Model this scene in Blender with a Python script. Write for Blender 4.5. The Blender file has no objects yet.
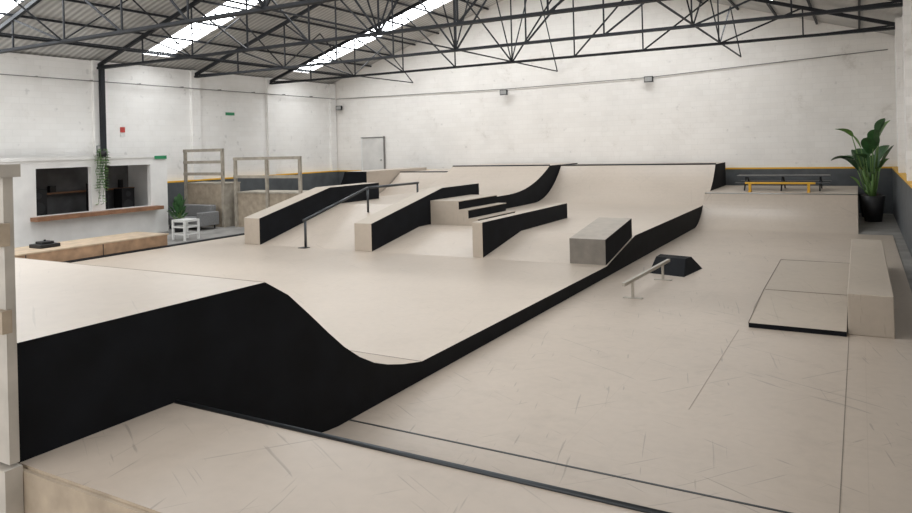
import bpy, math, random
from mathutils import Vector, Matrix
random.seed(4)
sc=bpy.context.scene
try:
    sc.view_settings.view_transform='Standard'
except Exception: pass
# ---------------------------------------------------------------- materials
def nt(name):
    m=bpy.data.materials.new(name); m.use_nodes=True
    t=m.node_tree; b=t.nodes['Principled BSDF']
    return m,t,b
def simple(name,col,rough=.6,metal=0,noise=0,scale=6,bump=0,spec=.5):
    m,t,b=nt(name)
    b.inputs['Roughness'].default_value=rough; b.inputs['Metallic'].default_value=metal
    b.inputs['Specular IOR Level'].default_value=spec
    b.inputs['Base Color'].default_value=(*col,1)
    if noise or bump:
        tc=t.nodes.new('ShaderNodeTexCoord'); n=t.nodes.new('ShaderNodeTexNoise')
        n.inputs['Scale'].default_value=scale; n.inputs['Detail'].default_value=8
        t.links.new(tc.outputs['Object'],n.inputs['Vector'])
        if noise:
            r=t.nodes.new('ShaderNodeValToRGB')
            r.color_ramp.elements[0].position=.3; r.color_ramp.elements[1].position=.7
            r.color_ramp.elements[0].color=(*[c*(1-noise) for c in col],1)
            r.color_ramp.elements[1].color=(*[min(1,c*(1+noise*.5)) for c in col],1)
            t.links.new(n.outputs['Fac'],r.inputs['Fac']); t.links.new(r.outputs['Color'],b.inputs['Base Color'])
        if bump:
            bp=t.nodes.new('ShaderNodeBump'); bp.inputs['Strength'].default_value=bump
            t.links.new(n.outputs['Fac'],bp.inputs['Height']); t.links.new(bp.outputs['Normal'],b.inputs['Normal'])
    return m
def mult(t,a,bsock,fac=1):
    x=t.nodes.new('ShaderNodeMix'); x.data_type='RGBA'; x.blend_type='MULTIPLY'
    x.inputs[0].default_value=fac
    t.links.new(a,x.inputs[6]); t.links.new(bsock,x.inputs[7]); return x.outputs[2]
def ramp(t,fac,els):
    r=t.nodes.new('ShaderNodeValToRGB')
    while len(r.color_ramp.elements)<len(els): r.color_ramp.elements.new(.5)
    for e,(p,c) in zip(r.color_ramp.elements,els):
        e.position=p; e.color=(c,c,c,1) if not isinstance(c,tuple) else (*c,1)
    t.links.new(fac,r.inputs['Fac']); return r.outputs['Color']
def ply(name,col,rough=.5,seams=True,scuff=1.0,bw=2.44,bh=1.22):
    m,t,b=nt(name)
    tc=t.nodes.new('ShaderNodeTexCoord'); O=tc.outputs['Object']
    n1=t.nodes.new('ShaderNodeTexNoise'); n1.inputs['Scale'].default_value=.35; n1.inputs['Detail'].default_value=6
    n2=t.nodes.new('ShaderNodeTexNoise'); n2.inputs['Scale'].default_value=9; n2.inputs['Detail'].default_value=10
    n5=t.nodes.new('ShaderNodeTexNoise'); n5.inputs['Scale'].default_value=1.6; n5.inputs['Detail'].default_value=9; n5.inputs['Roughness'].default_value=.7
    for n in(n1,n2,n5): t.links.new(O,n.inputs['Vector'])
    c=ramp(t,n1.outputs['Fac'],[(.3,tuple(x*.92 for x in col)),(.7,tuple(min(1,x*1.05) for x in col))])
    c=mult(t,c,ramp(t,n2.outputs['Fac'],[(.3,.95),(.65,1.0)]),1)
    c=mult(t,c,ramp(t,n5.outputs['Fac'],[(.34,.92),(.48,1.0)]),scuff)
    for k,(ang,dens,ln,w) in enumerate(((.5,.715,.55,26),(-.9,.72,.6,30),(1.35,.72,.5,26))):
        mp=t.nodes.new('ShaderNodeMapping'); mp.inputs['Rotation'].default_value=(0,0,ang); mp.inputs['Location'].default_value=(k*7,k*3,0)
        mp2=t.nodes.new('ShaderNodeMapping'); mp2.inputs['Scale'].default_value=(ln,w,1)
        n3=t.nodes.new('ShaderNodeTexNoise'); n3.inputs['Scale'].default_value=1.0; n3.inputs['Detail'].default_value=1.5
        nd=t.nodes.new('ShaderNodeTexNoise'); nd.inputs['Scale'].default_value=.5
        t.links.new(O,mp.inputs['Vector']); t.links.new(mp.outputs[0],mp2.inputs['Vector'])
        ad=t.nodes.new('ShaderNodeVectorMath'); ad.operation='ADD'; sc2=t.nodes.new('ShaderNodeVectorMath'); sc2.operation='SCALE'; sc2.inputs['Scale'].default_value=5
        t.links.new(O,nd.inputs['Vector']); t.links.new(nd.outputs['Color'],sc2.inputs[0]); t.links.new(mp2.outputs[0],ad.inputs[0]); t.links.new(sc2.outputs[0],ad.inputs[1])
        t.links.new(ad.outputs[0],n3.inputs['Vector'])
        c=mult(t,c,ramp(t,n3.outputs['Fac'],[(dens-.02,1),(dens+.03,.72)]),scuff)
    if seams:
        br=t.nodes.new('ShaderNodeTexBrick'); br.inputs['Scale'].default_value=1; br.offset=0
        br.inputs['Color1'].default_value=(1,1,1,1); br.inputs['Color2'].default_value=(.99,.99,.99,1); br.inputs['Mortar'].default_value=(.92,.915,.91,1)
        br.inputs['Mortar Size'].default_value=.004; br.inputs['Brick Width'].default_value=bw; br.inputs['Row Height'].default_value=bh
        t.links.new(O,br.inputs['Vector'])
        c=mult(t,c,br.outputs['Color'],1)
    t.links.new(c,b.inputs['Base Color']); b.inputs['Roughness'].default_value=rough
    return m
def wallmat(name,col,axis='X'):
    m,t,b=nt(name)
    tc=t.nodes.new('ShaderNodeTexCoord'); O=tc.outputs['Object']
    n1=t.nodes.new('ShaderNodeTexNoise'); n1.inputs['Scale'].default_value=.5; n1.inputs['Detail'].default_value=9; n1.inputs['Roughness'].default_value=.65
    n2=t.nodes.new('ShaderNodeTexNoise'); n2.inputs['Scale'].default_value=3; n2.inputs['Detail'].default_value=10
    n4=t.nodes.new('ShaderNodeTexNoise'); n4.inputs['Scale'].default_value=.8; n4.inputs['Detail'].default_value=12; n4.inputs['Roughness'].default_value=.75; n4.inputs['Distortion'].default_value=.4
    for n in(n1,n2,n4): t.links.new(O,n.inputs['Vector'])
    c=ramp(t,n1.outputs['Fac'],[(.3,tuple(x*.93 for x in col)),(.5,col),(.75,tuple(min(1,x*1.04) for x in col))])
    c=mult(t,c,ramp(t,n2.outputs['Fac'],[(.28,.76),(.35,1)]),.7)
    c=mult(t,c,ramp(t,n4.outputs['Fac'],[(.34,(.80,.785,.76)),(.39,(.95,.945,.94)),(.46,(1,1,1))]),.7)
    cb=t.nodes.new('ShaderNodeSeparateXYZ'); t.links.new(O,cb.inputs[0])
    cm=t.nodes.new('ShaderNodeCombineXYZ'); t.links.new(cb.outputs[0 if axis=='X' else 1],cm.inputs[0]); t.links.new(cb.outputs[2],cm.inputs[1])
    br=t.nodes.new('ShaderNodeTexBrick'); br.inputs['Scale'].default_value=1; br.inputs['Brick Width'].default_value=.5; br.inputs['Row Height'].default_value=.22
    br.inputs['Mortar Size'].default_value=.015; br.inputs['Mortar Smooth'].default_value=1
    br.inputs['Color1'].default_value=(1,1,1,1); br.inputs['Color2'].default_value=(.965,.96,.955,1); br.inputs['Mortar'].default_value=(.93,.93,.925,1)
    t.links.new(cm.outputs[0],br.inputs['Vector'])
    c=mult(t,c,br.outputs['Color'],1)
    t.links.new(c,b.inputs['Base Color']); b.inputs['Roughness'].default_value=.85
    bp=t.nodes.new('ShaderNodeBump'); bp.inputs['Strength'].default_value=.3; t.links.new(n2.outputs['Fac'],bp.inputs['Height']); t.links.new(bp.outputs['Normal'],b.inputs['Normal'])
    return m
M={}
M['floor']=ply('painted_plywood_floor',(.49,.415,.345),.36)
M['top']=ply('painted_plywood_ramp',(.52,.445,.372),.36,scuff=.5,seams=False)
M['top2']=ply('painted_plywood_box',(.46,.395,.325),.5,seams=False,scuff=.4)
M['deck']=ply('painted_plywood_deck',(.47,.40,.335),.36,seams=False,scuff=1)
M['black']=simple('black_ramp_side',(.005,.006,.0085),.8,0,.4,3,0,.2)
M['raw']=simple('raw_plywood_edge',(.40,.33,.25),.7,0,.25,5)
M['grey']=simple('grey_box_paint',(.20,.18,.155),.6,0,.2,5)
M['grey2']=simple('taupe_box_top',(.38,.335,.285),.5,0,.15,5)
M['tan']=simple('tan_side_paint',(.27,.235,.195),.6,0,.15,5)
M['wood']=simple('pine_wood',(.44,.28,.17),.6,0,.3,4)
M['woodtop']=simple('pine_wood_top',(.52,.40,.28),.6,0,.2,4)
M['framewood']=simple('weathered_lumber',(.38,.34,.28),.7,0,.25,5)
M['postw']=simple('off_white_painted_wood',(.46,.43,.385),.6,0,.15,5)
M['conc']=simple('concrete_floor',(.26,.25,.235),.7,0,.35,1.5,.1)
M['wallb']=wallmat('white_block_wall_back',(.89,.86,.82),'X')
M['walll']=wallmat('white_block_wall_left',(.89,.875,.85),'Y')
M['white']=simple('white_plaster',(.84,.83,.81),.8,0,.08,2)
M['dado']=simple('grey_dado_paint',(.085,.093,.10),.7,0,.3,2)
M['yellow']=simple('yellow_paint',(.75,.42,.03),.5)
M['steel']=simple('dark_steel',(.016,.018,.022),.6,.0,.3,5,0,.3)
M['rail']=simple('dark_grey_rail',(.07,.075,.08),.35,.8)
M['galv']=simple('galvanised_steel',(.42,.42,.41),.4,.8)
M['beigerail']=simple('beige_rail_paint',(.42,.39,.34),.45,.2)
M['cope']=simple('coping_steel',(.05,.055,.06),.4,.8)
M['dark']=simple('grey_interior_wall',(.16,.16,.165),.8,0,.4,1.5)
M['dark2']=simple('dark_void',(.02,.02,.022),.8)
M['speaker']=simple('speaker_black',(.006,.006,.007),.5)
M['cone']=simple('speaker_cone',(.03,.03,.033),.6)
M['glass']=simple('lamp_glass',(.35,.35,.34),.2)
M['shelf']=simple('bar_shelf_wood',(.30,.15,.08),.5,0,.3,4)
M['leaf']=simple('leaf_green',(.04,.115,.035),.45,0,.35,6)
M['leaf2']=simple('leaf_light_green',(.12,.26,.05),.45,0,.35,6)
M['stem']=simple('stem_green',(.12,.22,.06),.5)
M['pot']=simple('black_pot',(.02,.02,.022),.5)
M['sofa']=simple('grey_fabric',(.20,.20,.20),.9,0,.2,20)
M['green']=simple('green_sign',(.02,.24,.10),.5)
M['red']=simple('red_sign',(.5,.06,.05),.5)
M['plastic']=simple('white_plastic',(.7,.7,.68),.4)
M['door']=simple('white_door_paint',(.72,.70,.67),.6,0,.1,2)
M['cable']=simple('grey_conduit',(.22,.21,.2),.6)
M['seam']=simple('seam_line',(.20,.17,.14),.8)
M['seam2']=simple('faint_seam_line',(.36,.31,.26),.8)
def corr():
    m,t,b=nt('corrugated_roof')
    tc=t.nodes.new('ShaderNodeTexCoord'); w=t.nodes.new('ShaderNodeTexWave'); w.wave_type='BANDS'; w.bands_direction='Y'; w.inputs['Scale'].default_value=1.4
    t.links.new(tc.outputs['Object'],w.inputs['Vector'])
    n=t.nodes.new('ShaderNodeTexNoise'); n.inputs['Scale'].default_value=.8; n.inputs['Detail'].default_value=6; t.links.new(tc.outputs['Object'],n.inputs['Vector'])
    c=ramp(t,w.outputs['Fac'],[(0,(.42,.41,.395)),(1,(.66,.645,.62))])
    c=mult(t,c,ramp(t,n.outputs['Fac'],[(.3,.75),(.65,1)]),1)
    t.links.new(c,b.inputs['Base Color']); b.inputs['Roughness'].default_value=.75
    bp=t.nodes.new('ShaderNodeBump'); bp.inputs['Strength'].default_value=.5; bp.inputs['Distance'].default_value=.05
    t.links.new(w.outputs['Fac'],bp.inputs['Height']); t.links.new(bp.outputs['Normal'],b.inputs['Normal'])
    return m
M['roof']=corr()
def emis(name,col,s):
    m=bpy.data.materials.new(name); m.use_nodes=True; t=m.node_tree; t.nodes.clear()
    e=t.nodes.new('ShaderNodeEmission'); e.inputs[0].default_value=(*col,1)
    tc=t.nodes.new('ShaderNodeTexCoord'); n=t.nodes.new('ShaderNodeTexNoise'); n.inputs['Scale'].default_value=.7; t.links.new(tc.outputs['Object'],n.inputs['Vector'])
    mr=t.nodes.new('ShaderNodeMapRange'); mr.inputs['From Min'].default_value=.3; mr.inputs['From Max'].default_value=.7; mr.inputs['To Min'].default_value=s*.7; mr.inputs['To Max'].default_value=s*1.2
    t.links.new(n.outputs['Fac'],mr.inputs[0]); t.links.new(mr.outputs[0],e.inputs[1])
    o=t.nodes.new('ShaderNodeOutputMaterial'); t.links.new(e.outputs[0],o.inputs[0]); return m
M['sky']=emis('skylight_and_added_glow',(.95,.98,1.0),12.5)  # also used on the unseen skylights added for extra light
# ---------------------------------------------------------------- builder
class B:
    def __init__(s): s.v=[];s.f=[];s.m=[];s.mats=[];s.sm=[]
    def mi(s,k):
        if k not in s.mats: s.mats.append(k)
        return s.mats.index(k)
    def face(s,pts,k,sm=False):
        i=len(s.v); s.v+= [tuple(p) for p in pts]; s.f.append(list(range(i,i+len(pts)))); s.m.append(s.mi(k)); s.sm.append(sm)
    def box(s,a,b,k,top=None,front=None,right=None):
        (x0,y0,z0),(x1,y1,z1)=a,b
        if x0>x1:x0,x1=x1,x0
        if y0>y1:y0,y1=y1,y0
        if z0>z1:z0,z1=z1,z0
        i=len(s.v)
        s.v+=[(x0,y0,z0),(x1,y0,z0),(x1,y1,z0),(x0,y1,z0),(x0,y0,z1),(x1,y0,z1),(x1,y1,z1),(x0,y1,z1)]
        for q,mm in(((0,3,2,1),k),((4,5,6,7),top or k),((0,1,5,4),front or k),((1,2,6,5),right or k),((2,3,7,6),k),((3,0,4,7),k)):
            s.f.append([i+j for j in q]); s.m.append(s.mi(mm)); s.sm.append(False)
        return s
    def prism(s,prof,x0,x1,side,top,axis='x',emats=None):
        n=len(prof); i=len(s.v)
        if axis=='x':
            s.v+=[(x0,y,z) for y,z in prof]+[(x1,y,z) for y,z in prof]
        else:
            s.v+=[(y,x0,z) for y,z in prof]+[(y,x1,z) for y,z in prof]
        s.f.append([i+j for j in range(n)]); s.m.append(s.mi(side)); s.sm.append(False)
        s.f.append([i+n+j for j in reversed(range(n))]); s.m.append(s.mi(side)); s.sm.append(False)
        for j in range(n):
            k=(j+1)%n
            s.f.append([i+k,i+j,i+n+j,i+n+k]); s.m.append(s.mi((emats or {}).get(j,top))); s.sm.append(False)
        return s
    def bar(s,p,q,r,k,n=4,r2=None,cap=True):
        p=Vector(p);q=Vector(q);d=(q-p).normalized()
        u=d.cross(Vector((0,0,1)))
        if u.length<1e-3: u=Vector((1,0,0))
        u.normalize(); w=d.cross(u); i=len(s.v); off=math.pi/4 if n==4 else 0
        for c,rr in((p,r),(q,r if r2 is None else r2)):
            for j in range(n):
                a=off+2*math.pi*j/n; s.v.append(tuple(c+(u*math.cos(a)+w*math.sin(a))*rr))
        for j in range(n):
            k2=(j+1)%n; s.f.append([i+j,i+k2,i+n+k2,i+n+j]); s.m.append(s.mi(k)); s.sm.append(n>4)
        if cap:
            s.f.append([i+j for j in range(n)][::-1]); s.m.append(s.mi(k)); s.sm.append(False)
            s.f.append([i+n+j for j in range(n)]); s.m.append(s.mi(k)); s.sm.append(False)
        return s
    def poly(s,pts,r,k,n=8):
        for a,b in zip(pts,pts[1:]): s.bar(a,b,r,k,n)
        return s
    def lathe(s,c,prof,k,n=20):
        i=len(s.v); 
        for r,z in prof:
            for j in range(n):
                a=2*math.pi*j/n; s.v.append((c[0]+r*math.cos(a),c[1]+r*math.sin(a),c[2]+z))
        for t in range(len(prof)-1):
            for j in range(n):
                k2=(j+1)%n; s.f.append([i+t*n+j,i+t*n+k2,i+(t+1)*n+k2,i+(t+1)*n+j]); s.m.append(s.mi(k)); s.sm.append(True)
        return s
    def obj(s,name,bevel=0,parent=None,fix=True):
        me=bpy.data.meshes.new(name); me.from_pydata(s.v,[],s.f)
        for k in s.mats: me.materials.append(M[k])
        for p,mi,sm in zip(me.polygons,s.m,s.sm): p.material_index=mi; p.use_smooth=sm
        me.update()
        o=bpy.data.objects.new(name,me); bpy.context.collection.objects.link(o)
        if fix:
            import bmesh
            bm=bmesh.new(); bm.from_mesh(me); bmesh.ops.recalc_face_normals(bm,faces=bm.faces[:]); bm.to_mesh(me); bm.free()
        if bevel:
            md=o.modifiers.new('bevel','BEVEL'); md.width=bevel; md.segments=2; md.limit_method='ANGLE'
        if parent: o.parent=parent
        return o
def arc(y0,z0,y1,z1,n=14):
    L=abs(y1-y0);h=z1-z0;R=(L*L+h*h)/(2*h);sg=1 if y1>y0 else -1
    out=[]
    am=math.asin(min(1,L/R))
    for i in range(n+1):
        a=am*i/n; out.append((y0+sg*R*math.sin(a),z0+R-R*math.cos(a)))
    return out
XE=-4.65
# ---------------------------------------------------------------- room
WL,WR,YB,YF,ZE,ZR=-24.5,1.15,30.0,-5.0,6.3,10.4
XM=(WL+WR)/2
B().box((WL-.3,YF,-.3),(WR+.3,YB+.3,-.02),'conc').obj('floor')
B().box((XE-.02,-.5,-.02),(.74,23.3,0),'floor').obj('skate_floor')
b=B()
b.prism([(WL-.3,-.02),(WL-.3,ZE),(XM,ZR),(WR+.3,ZE),(WR+.3,-.02)],YB,YB+.3,'wallb','wallb','y'); b.obj('wall_back')
B().box((WL-.3,YF,-.02),(WL,YB,ZE),'walll').obj('wall_left')
B().box((WR,YF,-.02),(WR+.3,YB,ZE),'walll').obj('wall_right')
b=B()
for y in (16.3,20.7,25.1,29.7): b.box((WL,y-.22,-.02),(WL+.14,y+.22,ZE),'walll')
for y in (16.3,20.7,25.1): b.box((WR-.16,y-.2,-.02),(WR,y+.2,ZE),'walll')
b.obj('trim_pilasters')
b=B(); b.box((WL,YB-.03,-.02),(WR,YB,1.62),'dado'); b.box((WL,YB-.04,1.62),(WR,YB,1.68),'yellow'); b.obj('trim_back_dado')
b=B(); b.box((WL,17.4,-.02),(WL+.155,YB-.05,1.62),'dado'); b.box((WL,17.4,1.62),(WL+.165,YB-.05,1.68),'yellow'); b.obj('trim_left_dado')
b=B(); b.box((WR-.17,0,-.02),(WR,YB-.05,1.62),'dado'); b.box((WR-.18,0,1.62),(WR,YB-.05,1.68),'yellow'); b.obj('trim_right_dado')
def roofpt(t,y,side,off=0):
    x=(WL-.3)+t*(XM-WL+.3) if side==0 else (WR+.3)+t*(XM-WR-.3)
    return (x,y,ZE+t*(ZR-ZE)+off)
SKY=[(3.5,4.9),(10.5,11.9),(17.7,18.9),(25.9,27.1)]  # first two spans and the whole right slope: unseen, added to brighten the hall
b=B(); ys=[YF]
for a,c in SKY: ys+=[a,c]
ys.append(YB+.3)
for side in(0,1):
    for i in range(len(ys)-1):
        y0,y1=ys[i],ys[i+1]
        if i%2==0: seg=[(0,1)]
        else: seg=[(0,.08),(.93,1)] if side==0 else [(0,.3),(.93,1)]
        for t0,t1 in seg:
            b.face([roofpt(t0,y0,side),roofpt(t1,y0,side),roofpt(t1,y1,side),roofpt(t0,y1,side)],'roof')
b.obj('ceiling',fix=False)
n=1
for side in(0,1):
    for a,c in SKY:
        t0=.08 if side==0 else .3
        s=B(); s.face([roofpt(t0,a,side,.03),roofpt(.93,a,side,.03),roofpt(.93,c,side,.03),roofpt(t0,c,side,.03)],'sky')
        for k in range(1,9):
            t=t0+(.93-t0)*k/9; s.bar(roofpt(t,a,side,-.02),roofpt(t,c,side,-.02),.03,'steel')
        s.bar(roofpt(t0,(a+c)/2,side,-.02),roofpt(.93,(a+c)/2,side,-.02),.02,'steel')
        s.obj('skylight_some_added_%d'%n,fix=False); n+=1
b=B()
for side in(0,1):
    for k in range(1,10):
        t=k/9.5; b.bar(roofpt(t,YF,side,-.08),roofpt(t,YB,side,-.08),.05,'steel')
b.obj('trim_roof_purlins')
def truss(name,y):
    b=B(); zb=6.02; x0,x1=WL+.1,WR-.1; N=10
    for dy in(-.05,.05): b.bar((x0,y+dy,zb),(x1,y+dy,zb),.055,'steel')
    def tz(x):
        t=(x-WL)/(XM-WL) if x<XM else (WR-x)/(WR-XM); return ZE+t*(ZR-ZE)-.22
    b.bar((x0,y,tz(x0)),(XM,y,tz(XM)),.08,'steel'); b.bar((XM,y,tz(XM)),(x1,y,tz(x1)),.08,'steel')
    for i in range(N+1):
        x=x0+(x1-x0)*i/N
        if 0<i<N: b.bar((x,y,zb),(x,y,tz(x)),.03,'steel')
        if i<N:
            xn=x0+(x1-x0)*(i+1)/N
            if i<N/2: b.bar((xn,y,zb),(x,y,tz(x)),.035,'steel')
            else: b.bar((x,y,zb),(xn,y,tz(xn)),.035,'steel')
    b.obj(name)
for i,y in enumerate((3.1,7.5,11.9,16.3,20.7,25.1)): truss('roof_truss' if i==0 else 'roof_truss.%03d'%i,y)
b=B()
for x in (-19.4,-11.7,-4):
    b.bar((x,3,6.05),(x,29.9,6.05),.03,'steel')
ysb=(7.5,11.9,16.3,20.7,25.1,29.9)
for x in (-19.4,-11.7,-4):
    t=(x-WL)/(XM-WL) if x<XM else (WR-x)/(WR-XM); zt=ZE+t*(ZR-ZE)-.3
    for y0,y1 in zip(ysb,ysb[1:]):
        b.bar((x,y0,6.05),(x,(y0+y1)/2,zt),.026,'steel'); b.bar((x,(y0+y1)/2,zt),(x,y1,6.05),.026,'steel')
b.obj('trim_roof_bracing')
B().bar((WL+.3,16.3,0),(WL+.3,16.3,6.1),.11,'steel',4).obj('steel_column')
b=B(); b.bar((WL+.18,5,5.55),(WL+.18,29.8,5.5),.02,'cable',6)
for y in range(6,30,2): b.bar((WL,y,5.55),(WL+.2,y,5.55),.025,'cable',4)
b.obj('wall_conduit')
b=B(); pts=[(WL+.2,YB-.06,5.5),(-14.2,YB-.06,5.42),(-7.5,YB-.06,5.5),(WR-.2,YB-.06,5.9)]
b.poly(pts,.018,'cable',6); b.obj('wall_conduit.001')
for i,(x,z) in enumerate([(-14.3,5.25),(-7.6,5.4),(-24.0,5.0)]):
    b=B(); b.box((x-.18,YB-.32,z-.12),(x+.18,YB-.22,z+.12),'speaker'); b.box((x-.15,YB-.33,z-.09),(x+.15,YB-.32,z+.09),'glass'); b.box((x-.03,YB-.3,z),(x+.03,YB-.01,z+.05),'steel'); b.bar((x-.2,YB-.26,z+.05),(x+.2,YB-.26,z+.05),.03,'steel')
    b.obj('flood_light' if i==0 else 'flood_light.%03d'%i)
b=B(); b.box((-22.65,YB-.1,0),(-21.3,YB-.045,3.35),'door'); b.box((-22.72,YB-.13,0),(-22.65,YB-.042,3.42),'white'); b.box((-21.3,YB-.13,0),(-21.25,YB-.042,3.42),'cable'); b.box((-22.72,YB-.13,3.35),(-21.23,YB-.042,3.40),'cable'); b.bar((-21.45,YB-.18,2.2),(-21.45,YB-.1,2.2),.04,'galv',6)
b.obj('door_1')
# ---------------------------------------------------------------- near left ramp
prof=[(2.5,0),(2.5,1.63),(4.66,1.63),(4.95,1.46),(5.23,1.22),(5.5,.98),(5.75,.77),(6.0,.60),(6.25,.47),(6.5,.38),(6.8,.30),(7.2,.22),(7.2,0)]
b=B(); b.prism(prof,-13,XE,'black','top',emats={0:'raw'}); b.bar((-13,4.655,1.628),(XE,4.655,1.628),.006,'seam2',6)
b.obj('bank_ramp')
b=B(); b.box((-16.7,7.2,0),(XE,14.4,.22),'black',top='top'); b.box((-16.7,14.4,0),(-15.1,29.0,.22),'black',top='top')
b.box((-16.7,3,0),(-13,7.2,.22),'black',top='top')
b.box((-16.95,3,0),(-16.7,17.2,.24),'black')
b.box((-13,7.19,.221),(XE,7.205,.2235),'seam'); b.obj('skate_platform')
b=B(); b.prism([(14.4,0),(14.4,.22),(16.6,.60),(24.6,.60),(24.6,0)],-10.7,XE,'black','top'); b.obj('bank_ramp.001')
b=B(); b.prism([(14.4,0),(14.4,.22),(17.9,1.07),(22.6,1.07),(22.6,0)],-15.08,-10.72,'black','top'); 
b.obj('bank_ramp.002')
a=arc(24.6,.60,27.5,1.91,16)
b=B(); b.prism([(24.6,0)]+a+[(29.7,1.91),(29.7,0)],-10.7,XE,'black','top')
b.bar((-10.7,27.5,1.92),(XE+.02,27.5,1.92),.03,'cope',8); b.obj('quarter_pipe')
a=arc(22.6,1.07,26.4,1.95,14)
b=B(); b.prism([(22.6,0)]+a+[(29.6,1.95),(29.6,0)],-15.2,-10.75,'black','top')
b.bar((-15.2,26.4,1.96),(-10.75,26.4,1.96),.03,'cope',8)
b.obj('quarter_pipe.001')
a=arc(22.8,.6,26.2,1.72,12)
b=B(); b.prism([(22.8,.22)]+a+[(29.6,1.72),(29.6,.22)],-17.8,-15.25,'black','top'); b.bar((-17.8,26.2,1.73),(-15.25,26.2,1.73),.025,'cope',8)
b.obj('quarter_pipe.002')
ax=arc(-21.2,.2,-19.0,1.85,12)
b=B(); b.prism([(-21.2,-.02)]+ax+[(-17.85,1.85),(-17.85,-.02)],23.8,28.5,'black','top','y')
b.obj('quarter_pipe.003')
a=arc(23.3,0,25.2,1.0,14)
b=B(); b.prism([(23.3,-.02)]+a+[(29.6,1.0),(29.6,-.02)],XE+.01,-.1,'top2','top'); b.bar((XE+.02,25.2,1.0),(-.1,25.2,1.0),.02,'galv',8)
b.obj('quarter_pipe.004')
# ---------------------------------------------------------------- hubba ledges
b=B(); b.prism([(14.35,.22),(14.35,.95),(17.4,1.62),(20.0,1.62),(20.0,1.07),(17.9,1.07),(14.4,.22)],-15.07,-14.48,'black','top2'); b.obj('hubba_ledge',.012)
b=B(); b.prism([(14.38,.22),(14.38,.92),(17.9,1.60),(20.2,1.60),(20.2,.6),(16.6,.6),(14.4,.22)],-11.22,-10.68,'black','top2'); b.obj('hubba_ledge.001',.012)
b=B(); b.prism([(14.45,.22),(14.45,1.04),(19.9,1.04),(19.9,.6),(16.6,.6)],-7.85,-7.58,'black','top2'); b.obj('hubba_ledge.002',.012)
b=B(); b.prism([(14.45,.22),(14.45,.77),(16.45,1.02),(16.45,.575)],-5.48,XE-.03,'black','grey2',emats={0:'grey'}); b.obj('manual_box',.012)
b=B()
for x,z0,z1 in((-9.75,1.04,1.28),(-9.45,.80,1.04),(-9.15,.60,.80)):
    b.box((-10.67,17.2,z0),(x,19.6,z1-.02),'top2',right='black'); b.box((-10.67,17.2,z1-.02),(x+.02,19.6,z1),'top2')
b.obj('skate_stairs')
b=B(); x=-12.84
b.poly([(x,14.3,.94),(x,17.15,1.63),(x,19.95,1.62)],.04,'rail')
b.bar((x,14.37,.22),(x,14.37,.95),.035,'rail',8); b.bar((x,17.15,.9),(x,17.15,1.62),.035,'rail',8); b.bar((x,19.9,1.07),(x,19.9,1.62),.035,'rail',8)
b.box((x-.12,14.2,.22),(x+.12,14.4,.235),'rail'); b.obj('hand_rail')
# ---------------------------------------------------------------- near quarter / deck in foreground
a=arc(5.8,0,3.67,.88,14)
b=B(); b.prism([(5.8,-.0)]+a+[(2.5,.88),(2.5,-.0)],XE+.01,.74,'top2','deck',emats={16:'raw'})
b.box((XE+.01,2.47,.0),(.74,2.5,.86),'raw')
b.bar((XE+.02,3.67,.885),(.74,3.67,.885),.018,'cope',8); b.obj('quarter_pipe.005')
b=B(); b.box((XE,5.79,0),(.74,5.815,.004),'cope'); b.box((-.198,5.8,0),(-.19,11.3,.003),'seam'); b.box((-1.615,7.6,0),(-1.607,11.1,.003),'seam2')
b.obj('trim_floor_seams')
b=B(); b.box((-6.6,2.40,.92),(-4.56,2.46,2.73),'postw'); b.box((-6.6,2.36,-.0),(-4.54,2.465,.90),'postw')
b.box((-6.6,2.34,2.68),(-4.545,2.5,2.76),'postw')
for z in(2.33,1.8): b.box((-4.66,2.36,z-.07),(-4.53,2.42,z+.07),'raw')
b.obj('plywood_guard_panel')
# ---------------------------------------------------------------- kicker, ledge, flat bar, wedge
b=B()
V=[(-1.50,11.3,.0),(-.22,11.3,.0),(-1.50,11.3,.07),(-.22,11.3,.07),(-1.44,12.75,.30),(-.22,12.75,.30),(-1.47,16.0,.30),(-.22,16.0,.30),(-1.60,12.75,.0),(-1.62,16.15,.0),(-.22,16.0,.0)]
b.face([V[0],V[1],V[3],V[2]],'black'); b.face([V[2],V[3],V[5],V[4]],'top2'); b.face([V[4],V[5],V[7],V[6]],'top2')
b.face([V[0],V[2],V[4],V[8]],'tan'); b.face([V[8],V[4],V[6],V[9]],'tan'); b.face([V[6],V[7],V[10],V[9]],'tan'); b.face([V[1],V[10],V[7],V[5],V[3]],'tan')
b.face([V[0],V[8],V[9],V[10],V[1]],'tan')
b.box((-1.42,12.74,.301),(-.22,12.755,.304),'seam'); b.bar(V[4],V[6],.008,'seam'); b.bar(V[6],V[7],.008,'seam'); b.bar(V[2],V[4],.008,'seam')
b.obj('kicker_ramp',fix=False)
b=B(); b.box((-.205,11.45,0),(.36,17.6,.58),'top2'); b.obj('skate_ledge',.012)
b=B(); b.bar((-3.62,12.1,.33),(-3.5,14.95,.33),.04,'beigerail',4)
for y,x in((12.6,-3.6),(14.5,-3.52)):
    b.bar((x,y,0),(x,y,.32),.03,'beigerail',4); b.box((x-.17,y-.05,0),(x+.17,y+.05,.015),'beigerail')
b.obj('grind_rail')
b=B()
V=[(-3.97,15.15,0),(-3.2,14.95,0),(-3.05,16.1,0),(-4.0,16.5,0),(-3.95,15.7,.27),(-3.3,15.6,.27),(-3.25,15.95,.27),(-3.95,16.1,.27)]
for q,k in(((0,1,5,4),'black'),((1,2,6,5),'black'),((2,3,7,6),'black'),((3,0,4,7),'black'),((4,5,6,7),'black'),((3,2,1,0),'black')): b.face([V[j] for j in q],k)
b.obj('kicker_wedge')
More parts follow.
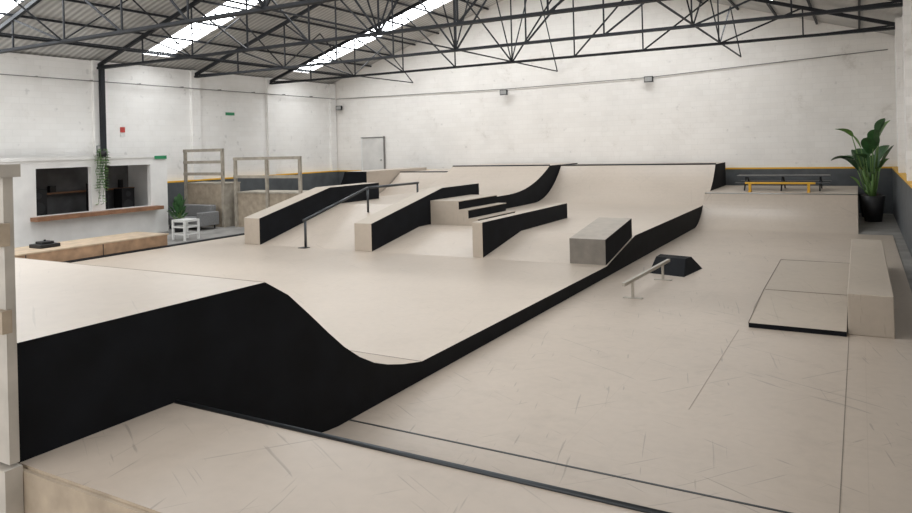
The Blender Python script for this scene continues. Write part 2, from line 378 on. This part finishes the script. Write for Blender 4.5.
# ---------------------------------------------------------------- picnic table and yellow rail
b=B(); x0,x1,yc,zd=-3.85,-.9,27.3,1.0
for k in range(4): b.box((x0,yc-.36+k*.19,zd+.47),(x1,yc-.20+k*.19,zd+.51),'rail')
for yy in(-.75,.62): b.box((x0,yc+yy,zd+.25),(x1,yc+yy+.18,zd+.28),'rail')
for xx in(x0+.3,(x0+x1)/2,x1-.3):
    b.bar((xx,yc-.75,zd),(xx,yc-.2,zd+.47),.03,'steel'); b.bar((xx,yc+.75,zd),(xx,yc+.2,zd+.47),.03,'steel'); b.bar((xx,yc-.72,zd+.24),(xx,yc+.75,zd+.24),.025,'steel')
b.obj('picnic_table')
b=B(); b.box((-3.45,25.95,1.27),(-1.3,26.1,1.33),'yellow')
for xx in(-3.3,-1.5): b.box((xx-.04,25.95,1.0),(xx+.04,26.1,1.27),'yellow'); b.box((xx-.04,25.8,1.0),(xx+.04,26.25,1.03),'yellow')
b.obj('grind_bench')
# ---------------------------------------------------------------- bar kiosk
b=B(); X=-22.0; y0,y1,za,zb,T=12.55,16.6,.98,2.44,2.8
b.box((X-.18,4,-.02),(X,y0,T),'white'); b.box((X-.18,y1,-.02),(X,17.3,T),'white'); b.box((X-.18,y0,-.02),(X,y1,za),'white'); b.box((X-.18,y0,zb),(X,y1,T),'white')
b.box((WL+.32,17.1,-.02),(X-.18,17.3,T),'white'); b.box((WL+.42,4,T-.12),(X+.04,17.34,T),'white')
b.box((X-.18,14.36,za),(X,14.84,zb),'white')
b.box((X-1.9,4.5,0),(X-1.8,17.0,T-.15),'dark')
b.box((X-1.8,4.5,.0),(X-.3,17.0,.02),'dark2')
b.box((X-1.78,12.6,1.55),(X-1.45,17,1.6),'shelf')
b.box((X-.1,y0-.2,za-.14),(X+.4,y1+.22,za-.02),'shelf')
for (yy,ww,hh) in((12.9,.1,.25),(13.2,.08,.3),(13.9,.2,.22),(15.4,.09,.28),(15.7,.25,.18),(16.5,.1,.3)): b.box((X-1.7,yy,1.6),(X-1.55,yy+ww,1.6+hh),'speaker')
b.obj('bar_kiosk')
for i,(y,h,w) in enumerate([(13.1,1.75,.55),(15.25,1.85,.5),(16.3,1.6,.5)]):
    b=B(); b.box((X-1.3,y-w/2,0.02),(X-.85,y+w/2,h),'speaker'); b.bar((X-.85,y,h-.6),(X-.83,y,h-.6),.2,'cone',16); b.bar((X-.85,y,h-.2),(X-.83,y,h-.2),.1,'cone',16)
    b.obj('speaker_cabinet' if i==0 else 'speaker_cabinet.%03d'%i)
b=B(); cx,cy=X+.2,14.65
b.lathe((cx,cy,2.75),[(.02,0),(.11,0),(.14,.2),(.12,.2),(.02,.18)],'pot',14)
b.bar((cx,cy,2.8),(cx,cy,3.15),.012,'steel'); b.bar((X-.1,cy,3.12),(cx,cy,3.12),.015,'steel'); b.bar((X-.1,cy,2.8),(X-.1,cy,3.13),.015,'steel')
for v in range(16):
    a=random.uniform(0,6.28); x=cx+.12*math.cos(a); y=cy+.13*math.sin(a); z=3.02; L=random.choice((.4,.6,.8,1.2,1.8))
    p=(x,y,z)
    while L>0:
        q=(p[0]+random.uniform(-.03,.03),p[1]+random.uniform(-.04,.04),p[2]-.09); b.bar(p,q,.006,'stem',4,cap=False)
        d=random.uniform(0,6.28); s=.085
        c=Vector(q); u=Vector((math.cos(d),math.sin(d),-.3))*s*1.6; w=Vector((-math.sin(d),math.cos(d),0))*s*.7
        b.face([c,c+u*.5+w,c+u,c+u*.5-w],random.choice(('leaf','leaf2'))); p=q; L-=.09
b.obj('hanging_plant',fix=False)
b=B(); b.box((WL+.005,17.2,3.66),(WL+.02,17.4,3.86),'red'); b.box((WL+.005,17.2,3.5),(WL+.02,17.4,3.64),'plastic'); b.obj('fire_sign')
B().box((WL+.005,22.4,4.45),(WL+.03,22.9,4.58),'green').obj('exit_sign')
B().box((X+.045,16.75,2.62),(X+.06,17.25,2.74),'green').obj('exit_sign.001')
b=B(); b.box((-18.3,7.5,0),(-16.97,13.3,.52),'wood'); b.box((-18.33,7.5,.52),(-16.95,13.33,.56),'woodtop')
for y in(9.4,11.35): b.box((-16.97,y-.01,.02),(-16.96,y+.01,.52),'dark2')
b.obj('wooden_bench',.01)
b=B(); b.box((-17.9,10.0,.56),(-17.4,10.5,.65),'speaker'); b.box((-17.8,10.1,.65),(-17.5,10.4,.71),'speaker'); b.bar((-17.65,10.25,.71),(-17.65,10.25,.75),.03,'speaker',8); b.obj('game_console',.02)
def deckframe(name,x0,x1,y0,y1,zd,zr,nposts,nrails):
    b=B(); b.box((x0,y0,-.02),(x1,y1,zd),'framewood',front='raw'); b.box((x0-.04,y0-.04,zd),(x1+.04,y1,zd+.05),'framewood')
    for i in range(nposts):
        x=x0+(x1-x0)*i/(nposts-1); b.box((x-.06,y0-.08,-.02),(x+.06,y0-.0,zr),'framewood')
    for k in range(nrails):
        z=zd+(zr-zd)*(k+1)/nrails; b.box((x0-.06,y0-.10,z-.11),(x1+.06,y0-.05,z),'framewood')
    return b.obj(name)
deckframe('roll_in_deck',-22.9,-20.85,18.9,19.7,1.6,2.95,2,3)
deckframe('roll_in_deck.001',-20.5,-17.3,19.2,20.3,1.25,2.6,3,2)
b=B(); b.box((-22.6,17.75,.12),(-20.95,18.55,.42),'sofa'); b.box((-22.6,18.35,.42),(-20.95,18.6,.85),'sofa'); b.box((-22.75,17.75,.12),(-22.5,18.6,.62),'sofa'); b.box((-21.05,17.75,.12),(-20.8,18.6,.62),'sofa')
for x in(-22.6,-20.95):
    for y in(17.85,18.5): b.box((x-.03,y-.03,-.02),(x+.03,y+.03,.12),'steel')
b.obj('sofa',.04)
b=B(); x0,y0,w,h=-19.55,15.55,.55,.62
for xx in(0,w):
    for yy in(0,w): b.box((x0+xx-.03,y0+yy-.03,-.02),(x0+xx+.03,y0+yy+.03,h),'plastic')
for z in(.15,.38,h-.05): 
    for yy in(0,w): b.box((x0,y0+yy-.015,z),(x0+w,y0+yy+.015,z+.05),'plastic')
    for xx in(0,w): b.box((x0+xx-.015,y0,z),(x0+xx+.015,y0+w,z+.05),'plastic')
for k in range(5): b.box((x0-.03+k*.125,y0-.03,h),(x0+.07+k*.125,y0+w+.03,h+.02),'plastic')
b.obj('side_table')
# ---------------------------------------------------------------- plants
def leafmesh(b,base,tip,wid,droop,k='leaf'):
    p=Vector(base);q=Vector(tip);d=q-p;L=d.length
    side=d.cross(Vector((0,0,1)))
    if side.length<.01: side=Vector((1,0,0))
    side.normalize(); up=side.cross(d).normalized()
    n=10; rows=[]
    for i in range(n+1):
        t=i/n; c=p+d*t+Vector((0,0,-droop*L*t*t)); w=wid*(math.sin(math.pi*min(1,t*.93+.05))**.7)*(1 if i<n else .05)
        rows.append((c-side*w+up*w*.35,c,c+side*w+up*w*.35))
    for a,c in zip(rows,rows[1:]):
        b.face([a[0],a[1],c[1],c[0]],k,True); b.face([a[1],a[2],c[2],c[1]],k,True)
def bird(name,x,y,H,n,pot_h,seed,spread=.6):
    random.seed(seed); b=B()
    b.lathe((x,y,-.02),[(.02,0),(.25,0),(.36,pot_h),(.32,pot_h),(.3,pot_h-.05),(.02,pot_h-.05)],'pot',20)
    for i in range(n):
        a=2.4*i+random.uniform(-.3,.3); hh=H*random.uniform(.45,.80) if i else H*.76; r=spread*random.uniform(.3,.9)
        kx=.55 if math.cos(a)>0 else 1.5
        s=(x+.06*math.cos(a),y+.06*math.sin(a),pot_h-.05); m=(x+kx*r*.5*math.cos(a),y+r*.4*math.sin(a),max(pot_h+.1,hh*.6)); e=(x+kx*r*math.cos(a),y+r*.7*math.sin(a),hh)
        b.bar(s,m,.03,'stem',6,.022); b.bar(m,e,.022,'stem',6,.014)
        L=H*random.uniform(.18,.28); el=random.uniform(.3,1.25)
        if kx<1: el=max(el,1.1)
        t=(e[0]+L*math.cos(a)*math.cos(el),e[1]+L*math.sin(a)*math.cos(el),e[2]+L*math.sin(el))
        leafmesh(b,e,t,L*.27,random.uniform(.1,.4),'leaf' if i%4 else 'leaf2')
    b.obj(name,fix=False)
bird('bird_of_paradise_plant',.33,27.2,3.6,16,.85,5,.55)
bird('bird_of_paradise_plant.001',.25,28.7,2.2,9,.8,9,.45)
random.seed(3)
def bush(name,x,y,z0,H,r,n):
    b=B(); b.lathe((x,y,z0),[(.02,0),(.16,0),(.22,.35),(.19,.35),(.02,.3)],'pot',14)
    for i in range(n):
        a=random.uniform(0,6.28); el=random.uniform(.3,1.4); L=random.uniform(.5,1)*H
        s=Vector((x,y,z0+.3)); e=s+Vector((math.cos(a)*math.cos(el)*r*1.3,math.sin(a)*math.cos(el)*r*1.3,math.sin(el)*L)); m=s.lerp(e,.5)
        b.bar(s,m,.008,'stem',4); leafmesh(b,m,e,.09,.2)
    b.obj(name,fix=False)
bush('potted_plant',-21.35,17.25,-.02,1.3,.38,30)
# ---------------------------------------------------------------- world, light, camera
w=bpy.data.worlds.new('w'); sc.world=w; w.use_nodes=True
bg=w.node_tree.nodes['Background']; bg.inputs[0].default_value=(1.0,.975,.95,1); bg.inputs[1].default_value=2.2
th=math.radians(29.64);rho=math.radians(1.45)
cam=bpy.data.cameras.new('camera'); cam.sensor_width=36; cam.lens=36*710/912; cam.shift_y=-110/912; cam.clip_end=200
co=bpy.data.objects.new('camera',cam); bpy.context.collection.objects.link(co)
mat=Matrix.Rotation(th,4,'Z')@Matrix.Rotation(math.pi/2,4,'X')@Matrix.Rotation(-rho,4,'Z'); mat.translation=(0,0,2.8)
co.matrix_world=mat; sc.camera=co
